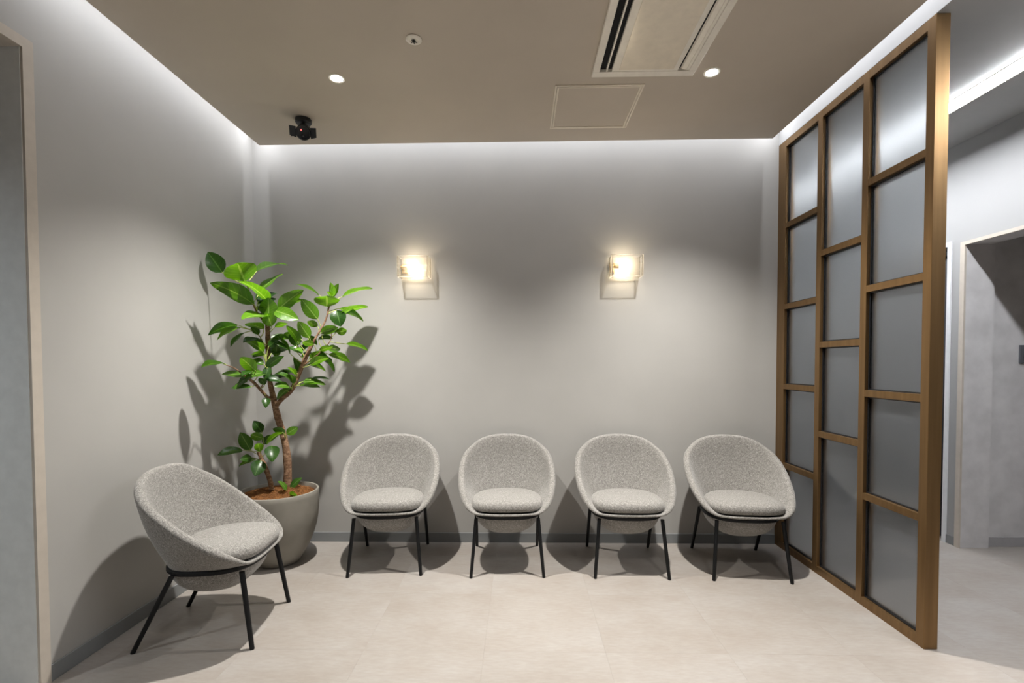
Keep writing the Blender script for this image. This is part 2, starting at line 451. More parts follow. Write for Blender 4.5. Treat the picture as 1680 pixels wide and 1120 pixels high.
# ficus: leaf base, tip, normal, width, youngness; stems as point + radius
LEAVES = [
(-1.764,2.87,1.809,-1.83,2.84,1.925,0.428,-0.904,0.01,0.107,0.1),
(-1.588,2.797,1.746,-1.579,2.707,1.832,-0.541,0.553,0.634,0.185,0.9),
(-1.568,2.925,1.703,-1.49,3.047,1.831,-0.279,-0.603,0.747,0.113,0.7),
(-1.577,2.904,1.822,-1.473,3.085,1.893,0.018,-0.377,0.926,0.125,0.4),
(-1.56,2.84,1.617,-1.722,2.688,1.718,-0.229,0.696,0.681,0.125,0.45),
(-1.513,2.91,1.64,-1.57,2.699,1.73,0.156,0.35,0.924,0.125,0.7),
(-1.507,2.902,1.552,-1.492,2.87,1.66,-0.441,0.843,0.309,0.108,0.6),
(-1.478,2.964,1.602,-1.344,3.01,1.725,-0.663,0.534,0.525,0.109,0.7),
(-1.485,2.986,1.597,-1.369,3.059,1.67,-0.624,0.265,0.735,0.09,0.6),
(-1.487,2.923,1.591,-1.346,2.952,1.534,0.313,-0.892,0.325,0.09,0.7),
(-1.522,2.917,1.557,-1.566,2.716,1.517,0.247,-0.242,0.938,0.121,0.8),
(-1.505,2.932,1.496,-1.497,2.863,1.566,-0.514,0.583,0.629,0.087,0.9),
(-1.545,2.915,1.48,-1.587,2.787,1.496,-0.338,0.22,0.915,0.079,0.8),
(-1.507,2.972,1.492,-1.432,2.984,1.515,-0.33,0.509,0.795,0.05,0.8),
(-1.599,2.735,1.488,-1.741,2.688,1.428,-0.465,0.373,0.803,0.094,0.1),
(-1.598,2.763,1.476,-1.711,2.721,1.402,-0.561,0.046,0.827,0.082,0.8),
(-1.618,2.834,1.45,-1.699,2.828,1.364,-0.722,-0.042,0.69,0.069,0.1),
(-1.564,2.901,1.417,-1.593,2.777,1.39,0.186,-0.251,0.95,0.076,0.1),
(-1.567,2.894,1.442,-1.585,2.847,1.483,-0.187,0.678,0.711,0.05,0.3),
(-1.549,2.912,1.341,-1.585,2.794,1.398,-0.131,0.464,0.876,0.079,0.7),
(-1.549,2.912,1.319,-1.572,2.825,1.324,-0.591,0.205,0.781,0.052,0.7),
(-1.556,2.84,1.224,-1.588,2.734,1.305,-0.586,0.595,0.55,0.08,0.8),
(-1.623,2.647,1.268,-1.758,2.65,1.248,-0.13,0.305,0.943,0.079,0.2),
(-1.572,2.829,1.225,-1.587,2.741,1.198,0.15,-0.307,0.94,0.054,0.1),
(-1.571,2.812,1.136,-1.661,2.758,1.128,0.19,-0.44,0.878,0.061,0.1),
(-1.526,2.9,1.242,-1.435,2.937,1.315,-0.658,0.527,0.538,0.071,0.1),
(-1.52,2.917,1.252,-1.53,2.884,1.176,0.519,-0.807,0.282,0.051,0.1),
(-1.526,2.932,1.374,-1.474,2.942,1.415,-0.309,0.937,0.162,0.051,0.1),
(-1.509,2.986,1.312,-1.5,2.978,1.387,-0.439,0.886,0.148,0.052,0.4),
(-1.543,2.909,1.142,-1.554,2.868,1.184,-0.189,0.719,0.669,0.05,0.2),
(-1.465,3.006,1.119,-1.489,2.934,1.152,-0.375,0.49,0.787,0.05,0.1),
(-1.436,3.017,1.332,-1.51,2.963,1.45,0.576,0.545,0.61,0.087,0.4),
(-1.323,3.044,1.431,-1.365,2.978,1.529,-0.528,0.791,0.309,0.075,0.8),
(-1.302,3.056,1.39,-1.342,2.982,1.398,-0.689,0.438,0.578,0.05,0.9),
(-1.394,3.045,1.401,-1.443,2.99,1.504,0.099,0.857,0.505,0.073,0.5),
(-1.408,3.049,1.378,-1.421,3.032,1.492,-0.425,0.901,0.084,0.08,0.2),
(-1.285,3.077,1.552,-1.355,3.003,1.67,-0.482,0.842,0.24,0.091,0.5),
(-1.234,3.104,1.632,-1.215,3.053,1.695,-0.286,0.699,0.656,0.161,0.95),
(-1.297,3.13,1.71,-1.424,3.08,1.773,0.347,0.259,0.902,0.087,0.4),
(-1.214,3.13,1.698,-1.218,3.123,1.79,0.278,0.956,0.09,0.054,1),
(-1.213,3.137,1.695,-1.172,3.146,1.786,-0.798,0.52,0.305,0.058,0.8),
(-1.209,3.115,1.699,-1.228,3.095,1.728,0.357,0.623,0.696,0.05,1),
(-1.159,3.163,1.702,-0.986,3.25,1.769,-0.359,-0.008,0.933,0.119,0.8),
(-1.16,3.135,1.584,-0.997,3.19,1.641,-0.382,0.209,0.9,0.105,0.8),
(-1.178,3.156,1.626,-1.038,3.215,1.548,0.27,0.479,0.835,0.099,0.6),
(-1.182,3.126,1.611,-1.154,3.12,1.505,0.299,-0.945,0.13,0.105,0.1),
(-1.27,3.085,1.464,-1.162,3.1,1.499,-0.266,0.841,0.471,0.067,0.6),
(-1.188,3.136,1.471,-1.114,3.119,1.481,0.204,0.966,0.161,0.055,0.9),
(-1.298,3.107,1.508,-1.339,3.047,1.535,-0.544,0.616,0.57,0.05,0.7),
(-1.144,3.187,1.398,-1.016,3.24,1.355,0.132,0.415,0.9,0.084,0.5),
(-1.283,3.092,1.348,-1.198,3.098,1.375,-0.272,0.658,0.702,0.052,0.8),
(-1.328,3.067,1.297,-1.282,3.08,1.348,-0.688,0.531,0.495,0.05,0.7),
(-1.33,3.054,1.259,-1.218,3.085,1.305,-0.439,0.608,0.661,0.073,0.9),
(-1.243,3.15,1.33,-1.124,3.207,1.274,0.033,0.665,0.747,0.083,0.5),
(-1.402,3.074,1.213,-1.431,3.054,1.309,0.105,0.967,0.231,0.06,0.2),
(-1.409,3.03,1.198,-1.437,2.984,1.248,0.195,0.667,0.719,0.05,0.8),
(-1.422,3.015,1.145,-1.423,2.994,1.203,0.218,0.916,0.337,0.05,0.3),
(-1.384,3.074,1.154,-1.269,3.15,1.132,0.411,-0.368,0.834,0.08,0.6),
(-1.341,3.111,1.169,-1.25,3.171,1.167,0.176,-0.233,0.956,0.063,0.2),
(-1.405,3.018,1.362,-1.358,3.024,1.339,0.448,-0.313,0.838,0.05,0.8),
(-1.55,2.94,1.063,-1.537,2.906,1.003,0.429,-0.748,0.507,0.051,0.1),
(-1.655,3.08,0.831,-1.709,3.08,0.905,0.372,-0.888,0.27,0.069,0.1),
(-1.612,3.02,0.801,-1.652,2.94,0.835,-0.874,0.477,0.095,0.056,0.6),
(-1.687,3,0.731,-1.728,2.96,0.847,-0.582,0.81,0.077,0.082,0.3),
(-1.726,2.98,0.734,-1.824,2.88,0.719,0.275,-0.406,0.872,0.082,0.2),
(-1.692,3.02,0.681,-1.723,2.94,0.681,0.853,-0.33,0.404,0.05,0.2),
(-1.672,3.04,0.666,-1.751,2.98,0.632,-0.015,-0.478,0.878,0.061,0.6),
(-1.607,2.97,0.672,-1.608,2.9,0.59,0.522,-0.653,0.548,0.092,0.1),
(-1.552,3,0.758,-1.514,2.93,0.669,0.333,-0.666,0.667,0.089,0.1),
(-1.615,2.98,0.723,-1.597,2.92,0.786,-0.504,0.547,0.669,0.055,0.7),
(-1.491,3.02,0.839,-1.587,3,0.762,-0.638,0.308,0.706,0.072,0.6),
(-1.491,3.05,0.827,-1.546,3,0.865,-0.468,0.802,0.372,0.05,0.2),
(-1.507,3.1,0.816,-1.45,3.14,0.858,0.48,-0.862,0.162,0.058,0.5),
(-1.464,3,0.479,-1.507,2.98,0.541,0.835,-0.131,0.534,0.05,0.5),
(-1.46,3.04,0.48,-1.39,3.06,0.545,-0.259,-0.81,0.525,0.057,0.2),
(-1.427,2.97,0.452,-1.37,2.93,0.475,0.257,0.723,0.641,0.05,0.6),
(-1.634,3.06,0.755,-1.59,3.06,0.818,-0.532,0.757,0.378,0.05,0.1),
(-1.439,3.06,1.467,-1.502,3.044,1.424,-0.58,0.438,0.687,0.05,0.3),
(-1.542,3.002,1.407,-1.511,3.064,1.456,0.267,-0.677,0.686,0.05,0.3),
(-1.368,3.119,1.451,-1.333,3.175,1.39,-0.022,0.739,0.673,0.052,0.3),
(-1.522,2.956,1.332,-1.473,3.119,1.374,0.245,-0.311,0.918,0.102,0.15),
(-1.522,2.957,1.196,-1.487,3.119,1.179,-0.478,0.191,0.858,0.096,0.05),
(-1.52,2.956,1.425,-1.455,3.057,1.423,-0.432,0.288,0.854,0.07,0.3),
(-1.517,2.959,1.407,-1.435,2.976,1.363,0.496,-0.342,0.798,0.054,0.15),
(-1.549,2.92,1.397,-1.647,2.893,1.412,-0.021,0.559,0.829,0.059,0.15),
(-1.549,2.926,1.213,-1.593,2.791,1.187,0.433,-0.306,0.848,0.084,0.5),
(-1.552,2.919,1.266,-1.611,2.898,1.294,0.494,-0.685,0.535,0.05,0.3),
(-1.547,2.926,1.328,-1.62,2.919,1.309,-0.263,0.536,0.802,0.05,0.05),
(-1.444,3.014,1.13,-1.496,2.927,1.131,0.623,-0.37,0.69,0.059,0.5),
(-1.357,3.07,1.264,-1.264,3.144,1.217,0.038,0.5,0.865,0.074,0.5),
(-1.393,3.048,1.134,-1.294,3.133,1.113,-0.181,0.435,0.882,0.076,0.3),
(-1.291,3.105,1.431,-1.227,3.176,1.431,-0.444,0.396,0.804,0.055,0.15),
(-1.408,3.038,1.217,-1.536,3.068,1.175,-0.229,0.303,0.925,0.08,0.05),
(-1.374,3.059,1.333,-1.457,3.029,1.372,0.513,-0.522,0.681,0.056,0.15),
(-1.435,3.02,1.12,-1.523,3.014,1.044,-0.625,0.368,0.689,0.068,0.3),
(-1.34,3.079,1.389,-1.402,3.059,1.336,-0.657,0.448,0.606,0.05,0.05),
(-1.429,3.024,1.164,-1.508,2.983,1.211,0.579,-0.241,0.779,0.058,0.3),
(-1.329,3.085,1.322,-1.238,3.183,1.256,0.164,0.442,0.882,0.086,0.05),
(-1.275,3.114,1.463,-1.159,3.147,1.475,-0.211,0.409,0.888,0.07,0.15),
(-1.316,3.092,1.344,-1.23,3.126,1.277,0.162,0.782,0.602,0.067,0.15),
(-1.601,2.825,1.173,-1.636,2.752,1.122,-0.11,-0.535,0.838,0.056,0.3),
(-1.568,2.89,1.206,-1.621,2.767,1.151,-0.048,-0.392,0.919,0.084,0.15),
(-1.551,2.923,1.181,-1.466,2.961,1.161,0.434,-0.629,0.645,0.056,0.05),
(-1.61,2.804,1.195,-1.729,2.789,1.21,0.168,-0.493,0.854,0.07,0.5),
(-1.29,3.107,1.31,-1.263,3.235,1.264,-0.048,0.349,0.936,0.081,0.15),
(-1.314,3.093,1.331,-1.419,3.133,1.307,-0.061,0.381,0.923,0.066,0.05),
(-1.286,3.109,1.311,-1.208,3.151,1.212,0.448,0.642,0.623,0.077,0.15),
(-1.246,3.13,1.36,-1.195,3.219,1.366,0.749,-0.462,0.476,0.059,0.5),
(-1.567,2.879,1.609,-1.519,2.938,1.543,0.149,0.673,0.724,0.059,0.05),
(-1.561,2.89,1.625,-1.517,3.014,1.672,0.306,-0.43,0.849,0.081,0.05),
(-1.562,2.887,1.638,-1.528,3.048,1.711,0.145,-0.434,0.889,0.104,0.05),
(-1.553,2.907,1.58,-1.495,3.016,1.548,-0.182,0.363,0.914,0.074,0.15),
]
STEMS = [
('trunk',[(-1.484,3.080,0.426,0.0260),(-1.494,3.080,0.513,0.0245),(-1.493,3.080,0.631,0.0235),(-1.506,3.080,0.756,0.0225),(-1.529,3.080,0.850,0.0210),(-1.551,3.080,0.924,0.0205),(-1.569,3.080,1.006,0.0200),(-1.579,3.070,1.081,0.0170),(-1.581,3.040,1.179,0.0155),(-1.565,3.000,1.332,0.0150),(-1.550,2.970,1.443,0.0145),(-1.535,2.940,1.526,0.0130)]),
('branch',[(-1.566,3.080,0.991,0.0140),(-1.520,3.070,1.046,0.0150),(-1.452,3.060,1.101,0.0145),(-1.410,3.065,1.193,0.0145),(-1.366,3.065,1.294,0.0135),(-1.332,3.070,1.367,0.0130),(-1.312,3.070,1.409,0.0120)]),
('branch',[(-1.316,3.070,1.398,0.0070),(-1.284,3.080,1.460,0.0060),(-1.252,3.100,1.527,0.0060),(-1.231,3.110,1.598,0.0050),(-1.223,3.120,1.669,0.0040)]),
('branch',[(-1.567,3.070,1.054,0.0090),(-1.586,3.030,1.057,0.0100),(-1.593,2.980,1.094,0.0100),(-1.603,2.910,1.150,0.0090),(-1.614,2.850,1.188,0.0070),(-1.624,2.800,1.218,0.0040),(-1.643,2.760,1.247,0.0030),(-1.661,2.710,1.264,0.0020)]),
('branch',[(-1.535,2.940,1.512,0.0090),(-1.554,2.900,1.545,0.0060),(-1.570,2.870,1.592,0.0050),(-1.578,2.840,1.660,0.0040),(-1.590,2.820,1.732,0.0030)]),
('branch',[(-1.366,3.065,1.267,0.0060),(-1.309,3.080,1.309,0.0050),(-1.266,3.110,1.360,0.0040),(-1.226,3.120,1.411,0.0030),(-1.217,3.130,1.467,0.0025)]),
('branch',[(-1.567,3.020,0.477,0.0170),(-1.578,3.020,0.535,0.0155),(-1.604,3.020,0.612,0.0145),(-1.630,3.020,0.674,0.0130),(-1.648,3.020,0.716,0.0110)]),
('branch',[(-1.565,3.000,1.339,0.0050),(-1.570,2.960,1.383,0.0040),(-1.576,2.930,1.430,0.0030),(-1.600,2.900,1.468,0.0020)]),
('branch',[(-1.598,2.960,1.107,0.0040),(-1.573,2.950,1.152,0.0035),(-1.544,2.940,1.212,0.0030),(-1.545,2.930,1.256,0.0020)]),
]

# ------------------------------------------------------------------ the setting
ZT = 3.0          # top of the walls, above the cove
struct('wall_back', MB().box((XL - 0.15, YW, -0.05), (XP + 0.06, YW + 0.12, ZT)), M_WALL)
b = MB()
b.box((XL - 0.15, 1.868, -0.05), (XL, YW, ZT))
b.box((XL - 0.15, -2.2, 2.50), (XL, 1.868, ZT))
b.box((XL - 0.15, -2.2, -0.05), (XL, -0.2, 2.50))
struct('wall_left', b, M_WALL)
# doorway in the left wall: cream casing and grey lining
b = MB()
b.box((XL - 0.15, 1.826, 0), (XL + 0.012, 1.868, 2.50))
b.box((XL - 0.15, -0.2, 2.46), (XL + 0.012, 1.826, 2.50))
b.box((XL - 0.15, -0.2, 0), (XL + 0.012, -0.16, 2.46))
struct('door_1', b, M_TRIM)
struct('trim_1', MB().box((XL - 0.15, 1.8235, 0.0), (XL + 0.002, 1.826, 2.46)), M_LINING)
# side room behind the left doorway and the part of the room behind the viewer
b = MB()
b.box((-3.6, -2.2, -0.05), (-3.5, 3.0, ZT))
b.box((-3.5, 2.9, -0.05), (XL - 0.15, 3.0, ZT))
struct('wall_side_room', b, M_WHITE)
struct('wall_front', MB().box((-3.6, -2.3, -0.05), (4.7, -2.2, ZT)), M_WALL)
# corridor wall on the right: a doorway with a curtain, then a wide opening
Y_OP = 3.4
b = MB()
b.box((XR, Y_OP, -0.05), (XR + 0.17, 3.472, ZT))
b.box((XR, 3.472, 2.10), (XR + 0.17, 4.32, ZT))
b.box((XR, 4.32, -0.05), (XR + 0.17, 5.3, ZT))
b.box((XR, 1.5, 2.075), (XR + 0.17, Y_OP, ZT))
b.box((XR, -2.2, -0.05), (XR + 0.17, 1.5, ZT))
struct('wall_right', b, M_WHITE)
b = MB()
b.box((XR - 0.012, Y_OP - 0.034, 0), (XR + 0.001, Y_OP, 2.075))
b.box((XR - 0.012, 1.5, 2.052), (XR + 0.001, Y_OP - 0.034, 2.075))
struct('trim_2', b, M_TRIM)
# plastered jamb of the opening, facing the room
b = MB()
b.box((XR + 0.001, Y_OP - 0.034, 0), (XR + 0.19, Y_OP - 0.0005, 2.075))
b.box((XR + 0.001, 1.5, 2.055), (XR + 0.17, Y_OP - 0.034, 2.075))
struct('trim_3', b, M_STONE)
struct('wall_alcove', MB().box((XR + 0.19, 3.40, -0.05), (4.7, 3.55, ZT)).box((4.6, -2.2, -0.05), (4.7, 3.40, ZT)), M_STONE)
b = MB()
b.box((XP + 0.06, 5.2, -0.05), (XR, 5.3, ZT))
b.box((XP + 0.01, YW + 0.12, -0.05), (XP + 0.06, 5.3, ZT))
struct('wall_corridor_end', b, M_WHITE)
struct('wall_behind_curtain', MB().box((XR + 0.6, 3.55, -0.05), (XR + 0.7, 5.3, ZT)), M_STONE)
# white frame of the curtained doorway
b = MB()
b.box((XR - 0.01, 3.472, 0), (XR + 0.17, 3.502, 2.10))
b.box((XR - 0.01, 3.502, 2.07), (XR + 0.17, 4.30, 2.10))
b.box((XR - 0.01, 4.29, 0), (XR + 0.17, 4.32, 2.07))
struct('door_2', b, M_FRAMEW)
# skirting
struct('baseboard_back', MB().box((XL, YW - 0.007, 0), (XP, YW, 0.068), bev=0.002), M_BASE)
struct('baseboard_left', MB().box((XL, 1.869, 0), (XL + 0.007, YW - 0.007, 0.068), bev=0.002), M_BASE)
struct('baseboard_right', MB().box((XR - 0.006, Y_OP + 0.001, 0), (XR, 3.471, 0.06)), M_BASE)
struct('baseboard_alcove', MB().box((XR + 0.19, 3.393, 0), (4.6, 3.40, 0.065)), plain('grey_skirting', (0.40, 0.39, 0.40), 0.6))

# floor: a slab under separate stone-look tiles
floor = struct('floor', MB().box((-3.6, -2.3, -0.06), (4.7, 5.3, -0.004)), plain('floor_slab', (0.30, 0.27, 0.23), 0.8))
TS = 0.533
def clip(a, b, lo, hi):
    return max(a, lo), min(b, hi)
for i in range(-5, 10):
    for j in range(-9, 6):
        x0, x1 = 0.37 + i * TS, 0.37 + (i + 1) * TS
        y0, y1 = 2.645 + j * TS, 2.645 + (j + 1) * TS
        regions = [(-3.5, XR if y0 > 1.5 else 4.6, -2.2, YW)]
        cx, cy = (x0 + x1) / 2, (y0 + y1) / 2
        if cx < XL - 0.3:
            rx, ry = (-3.5, XL - 0.15), (-2.2, 2.9)
        elif cx < XP - 0.0 and cy < YW + 0.3:
            rx, ry = (XL - 0.15, XR + 2), (-2.2, YW)
        elif cx < XR + 0.05 and cx > XP - 0.3:
            rx, ry = (XP + 0.06 if cy > YW else XP - 1.0, XR + 0.6), (-2.2, 5.2)
        elif cx >= XR + 0.05:
            rx, ry = (XR - 0.6, 4.6), (-2.2, 3.40)
        else:
            continue
        a0, a1 = clip(x0, x1, *rx)
        c0, c1 = clip(y0, y1, *ry)
        if a1 - a0 < 0.03 or c1 - c0 < 0.03:
            continue
        g = 0.00015
        mx, my = (a0 + a1) / 2, (c0 + c1) / 2
        o = MB().box((a0 + g - mx, c0 + g - my, -0.004), (a1 - g - mx, c1 - g - my, 0)).build('tile', M_TILE, floor)
        o.location = (mx, my, 0)

# ceiling: dropped board with cove slots round it, boxed in above
b = MB()
b.box((XL + GAP_L, -2.2, H), (XP - GAP_P, YW - GAP_B, H + 0.04))
struct('ceiling', b, M_CEIL)
struct('ceiling_corridor', MB().box((XP, -2.2, H), (XR, YW, ZT)).box((XP + 0.06, YW, H), (XR, 5.2, ZT)), M_CEIL2)
struct('ceiling_cove', MB().box((-3.6, -2.3, ZT), (4.7, 5.3, ZT + 0.05)), M_WHITE)
struct('ceiling_alcove', MB().box((XR + 0.17, -2.2, 2.6), (4.6, 3.40, 2.65)), M_WHITE)
struct('ceiling_side_room', MB().box((-3.5, -2.2, 2.6), (XL - 0.15, 2.9, 2.65)), M_WHITE)

# lit line in the corridor ceiling
ln = thing('line_light', 'long white glowing line light running along the corridor ceiling beyond the bronze screen', 'ceiling light', (2.49, 0.7, H))
MB().box((-0.040, 0.1, -0.004), (-0.0345, 4.2, -0.0005)).box((0.034, 0.1, -0.024), (0.041, 4.2, -0.0005)).build('profile', M_ALU, ln)
mb = MB()
pr = [(-0.0335, -0.001), (-0.0335, -0.0085), (-0.032, -0.012), (-0.028, -0.0145), (0.0335, -0.018), (0.0335, -0.001)]
mb.add([(x, y, z) for y in (0.1, 4.2) for x, z in pr], [(k, (k + 1) % 6, 6 + (k + 1) % 6, 6 + k) for k in range(6)] + [tuple(range(6)), tuple(range(11, 5, -1))])
mb.build('diffuser', M_STRIP, ln)

# ------------------------------------------------------------------ bronze screen with frosted panes
screen = thing('partition_screen', 'tall bronze framed screen of staggered frosted glass panes standing at right', 'partition', (XP, 2.8, 0))
def sbox(name, a, b, m, parent, bev=0.0015):
    a = (a[0], a[1] - 2.8, a[2]); b2 = (b[0], b[1] - 2.8, b[2])
    return MB().box(a, b2, bev=bev).build(name, m, parent)
ZR0, ZR1 = 0.044, H - 0.044
posts = [(2.162, 2.207), (2.560, 2.604), (2.945, 2.989), (3.338, YW - 0.0005)]
for y0, y1 in posts:
    e = 0.0 if y0 < 2.3 or y1 > 3.4 else 0.0
    sbox('post', (0, y0, 0.0 if e == 0 else ZR0), (0.06, y1, H - 0.0005), M_BRONZE, screen)
cols = [(posts[0][1], posts[1][0]), (posts[1][1], posts[2][0]), (posts[2][1], posts[3][0])]
bars_z = [[0.573, 1.106, 1.642, 2.182], [0.840, 1.372, 1.911], [0.573, 1.106, 1.642, 2.182]]
BT = 0.017
GX0, GX1 = 0.024, 0.030
for (y0, y1), bz in zip(cols, bars_z):
    sbox('bottom_rail', (0.001, y0, 0.0), (0.059, y1, ZR0), M_BRONZE, screen, 0)
    sbox('top_rail', (0.001, y0, ZR1), (0.059, y1, H - 0.0005), M_BRONZE, screen, 0)
    for z in bz:
        sbox('crossbar', (0.001, y0, z - BT), (0.059, y1, z + BT), M_BRONZE, screen, 0)
    edges = [ZR0] + [q for z in bz for q in (z - BT, z + BT)] + [ZR1]
    for k in range(0, len(edges), 2):
        z0, z1 = edges[k], edges[k + 1]
        pane = sbox('glass_pane', (GX0, y0 + 0.002, z0 + 0.002), (GX1, y1 - 0.002, z1 - 0.002), M_FROST, screen, 0)
        g = MB()
        for (a, bb) in (((y0, z0), (y0 + 0.007, z1)), ((y1 - 0.007, z0), (y1, z1)), ((y0 + 0.007, z0), (y1 - 0.007, z0 + 0.007)),
                        ((y0 + 0.007, z1 - 0.007), (y1 - 0.007, z1))):
            g.box((GX0 - 0.006, a[0] - 2.8, a[1]), (GX0 - 0.0005, bb[0] - 2.8, bb[1]))
            g.box((GX1 + 0.0005, a[0] - 2.8, a[1]), (GX1 + 0.006, bb[0] - 2.8, bb[1]))
        g.build('gasket', M_BLACK, pane)

# ------------------------------------------------------------------ chairs
def catmull(P, n):
    """closed Catmull-Rom through P, n samples"""
    out = []
    k = len(P)
    for i in range(n):
        u = i * k / n
        s = int(u); t_ = u - s
        p0, p1, p2, p3 = (Vector(P[(s + d) % k]) for d in (-1, 0, 1, 2))
        out.append(0.5 * (2 * p1 + (p2 - p0) * t_ + (2 * p0 - 5 * p1 + 4 * p2 - p3) * t_ ** 2 + (3 * p1 - p0 - 3 * p2 + p3) * t_ ** 3))
    return out
RIM = [(0, -.251, .363), (.12, -.248, .364), (.20, -.233, .372), (.253, -.19, .403), (.290, -.11, .455), (.309, -.02, .52),
       (.310, .07, .59), (.291, .15, .65), (.246, .208, .694), (.182, .246, .735), (.098, .266, .758), (0, .27, .765)]
RIM_LOOP = RIM + [(-x, y, z) for x, y, z in RIM[-2:0:-1]]
def ring_pt(a, grow=0.0):
    """seat ring outline, a = 0 at the front, going round by +x"""
    s, c = math.sin(a), math.cos(a)
    n = 2.7 if c > 0 else 2.3
    sx, sy = (0.207 + grow), ((0.212 if c > 0 else 0.178) + grow)
    r = 1.0 / ((abs(s) / sx) ** n + (abs(c) / sy) ** n) ** (1.0 / n)
    return Vector((r * s, -0.005 - r * c, 0.350))
NS = 72
rim = catmull(RIM_LOOP, NS)
TH = [0.014 + 0.026 * max(0.0, min(1.0, (p.z - 0.372) / 0.085)) ** 0.7 for p in rim]     # thin at the front lip
def shell_mesh():
    cols_ = []
    for p in rim:
        a = math.atan2(p.x, -(p.y + 0.005))
        g = ring_pt(a, 0.0)
        col = []
        drop = p.z - g.z
        for k in range(9):                       # rim to ring
            t_ = k / 8
            q = p.lerp(g, t_)
            out = Vector((q.x, q.y + 0.005, 0)).normalized()
            col.append(q + out * (0.05 * drop * math.sin(math.pi * t_) ** 1.0))
        for k in range(1, 9):                    # ring to bottom of the bowl
            u = k / 8 * math.pi / 2
            col.append(Vector((g.x * math.cos(u) ** 0.9, (g.y + 0.005) * math.cos(u) ** 0.9 - 0.005, g.z - 0.150 * math.sin(u))))
        cols_.append(col)
    m = len(cols_[0])
    # normals by finite differences
    nor = []
    for i in range(NS):
        nn = []
        for k in range(m):
            du = cols_[(i + 1) % NS][k] - cols_[(i - 1) % NS][k]
            dv = cols_[i][min(k + 1, m - 1)] - cols_[i][max(k - 1, 0)]
            n_ = du.cross(dv)
            nn.append(-n_.normalized() if n_.length > 1e-9 else Vector((0, 0, -1)))
        nor.append(nn)
    # the outward side points away from the axis
    t0 = nor[NS // 2][2]
    if t0.dot(Vector((cols_[NS // 2][2].x, cols_[NS // 2][2].y, 0))) < 0:
        nor = [[-q for q in r] for r in nor]
    V, F = [], []
    rows = []
    for k in range(m - 2, -1, -1):               # outer, bottom to rim
        rows.append([cols_[i][k] for i in range(NS)])
    for j in range(1, 6):                        # rounded rim
        a = math.pi * j / 6
        r = []
        for i in range(NS):
            p, n_ = cols_[i][0], nor[i][0]
            tup = (cols_[i][0] - cols_[i][1]).normalized()
            r.append(p - n_ * (TH[i] / 2) + n_ * (TH[i] / 2 * math.cos(a)) + tup * (TH[i] * 0.42 * math.sin(a)))
        rows.append(r)
    for k in range(0, m - 3):                    # inner, rim to bottom
        rows.append([cols_[i][k] - nor[i][k] * TH[i] for i in range(NS)])
    for r in rows:
        V += r
    for q in range(len(rows) - 1):
        for i in range(NS):
            F.append((q * NS + i, q * NS + (i + 1) % NS, (q + 1) * NS + (i + 1) % NS, (q + 1) * NS + i))
    V.append(Vector((0, -0.005, 0.200))); bi = len(V) - 1
    for i in range(NS):
        F.append((bi, (i + 1) % NS, i))
    V.append(Vector((0, -0.005, 0.26))); ti = len(V) - 1
    base_ = (len(rows) - 1) * NS
    for i in range(NS):
        F.append((ti, base_ + i, base_ + (i + 1) % NS))
    return V, F
def cushion_mesh():
    V, F = [], []
    prof = [(0.80, .384), (0.945, .385), (0.985, .391), (1.0, .405), (0.990, .420), (0.96, .432), (0.90, .441), (0.74, .448), (0.45, .452), (0.2, .453)]
    n = 64
    for s_, z in prof:
        for i in range(n):
            a = 2 * math.pi * i / n
            s, c = math.sin(a), math.cos(a)
            e = 3.5 if c > 0 else 2.15
            sy = 0.184 if c > 0 else 0.208
            r = 1.0 / ((abs(s) / 0.218) ** e + (abs(c) / sy) ** e) ** (1.0 / e)
            V.append((r * s * s_, -0.070 - r * c * s_, z + 0.004 * math.cos(2 * a) * (1 - s_)))
    for k in range(len(prof) - 1):
        for i in range(n):
            F.append((k * n + i, k * n + (i + 1) % n, (k + 1) * n + (i + 1) % n, (k + 1) * n + i))
    F.append(tuple(reversed(range(n))))
    F.append(tuple((len(prof) - 1) * n + i for i in range(n)))
    return V, F
def leg_mb(top, foot):
    top, foot = Vector(top), Vector(foot)
    v, f = [], []
    n = 12
    for p, r in ((foot, 0.0088), (foot + Vector((0, 0, 0.003)), 0.0098), (top, 0.0112)):
        for k in range(n):
            a = 2 * math.pi * (k + 0.5) / n
            v.append((p.x + r * math.cos(a), p.y + r * math.sin(a) * 1.1, p.z))
    for q in range(2):
        for k in range(n):
            f.append((q * n + k, q * n + (k + 1) % n, (q + 1) * n + (k + 1) % n, (q + 1) * n + k))
    f.append(tuple(reversed(range(n)))); f.append(tuple(2 * n + k for k in range(n)))
    return MB().add(v, f)
def make_chair(label):
    r = thing('tub_chair', label, 'chair', group='grey tub chairs')
    sv, sf = shell_mesh()
    mesh('seat_shell', sv, sf, M_FABRIC, True, r)
    cv, cf = cushion_mesh()
    c = mesh('seat_cushion', cv, cf, M_FABRIC, True, r)
    # black steel ring under the shell
    n = 64
    V, F = [], []
    for i in range(n):
        a = 2 * math.pi * i / n
        for gr, z in ((-0.006, .333), (0.009, .333), (0.011, .337), (0.011, .349), (0.009, .353), (-0.006, .353)):
            p = ring_pt(a, gr)
            V.append((p.x, p.y, z))
    for i in range(n):
        for k in range(6):
            F.append((i * 6 + k, ((i + 1) % n) * 6 + k, ((i + 1) % n) * 6 + (k + 1) % 6, i * 6 + (k + 1) % 6))
    mesh('frame_ring', V, F, M_METALB, False, r)
    for sx in (-1, 1):
        leg_mb((sx * 0.186, -0.203, 0.337), (sx * 0.2155, -0.254, 0)).build('leg', M_METALB, r, True)
        leg_mb((sx * 0.205, 0.085, 0.337), (sx * 0.2085, 0.254, 0)).build('leg', M_METALB, r, True)
    return r
def copy_tree(o, parent=None):
    c = o.copy()
    COL.objects.link(c)
    if parent:
        c.parent = parent
    for ch in list(o.children):
        copy_tree(ch, c)
    return c
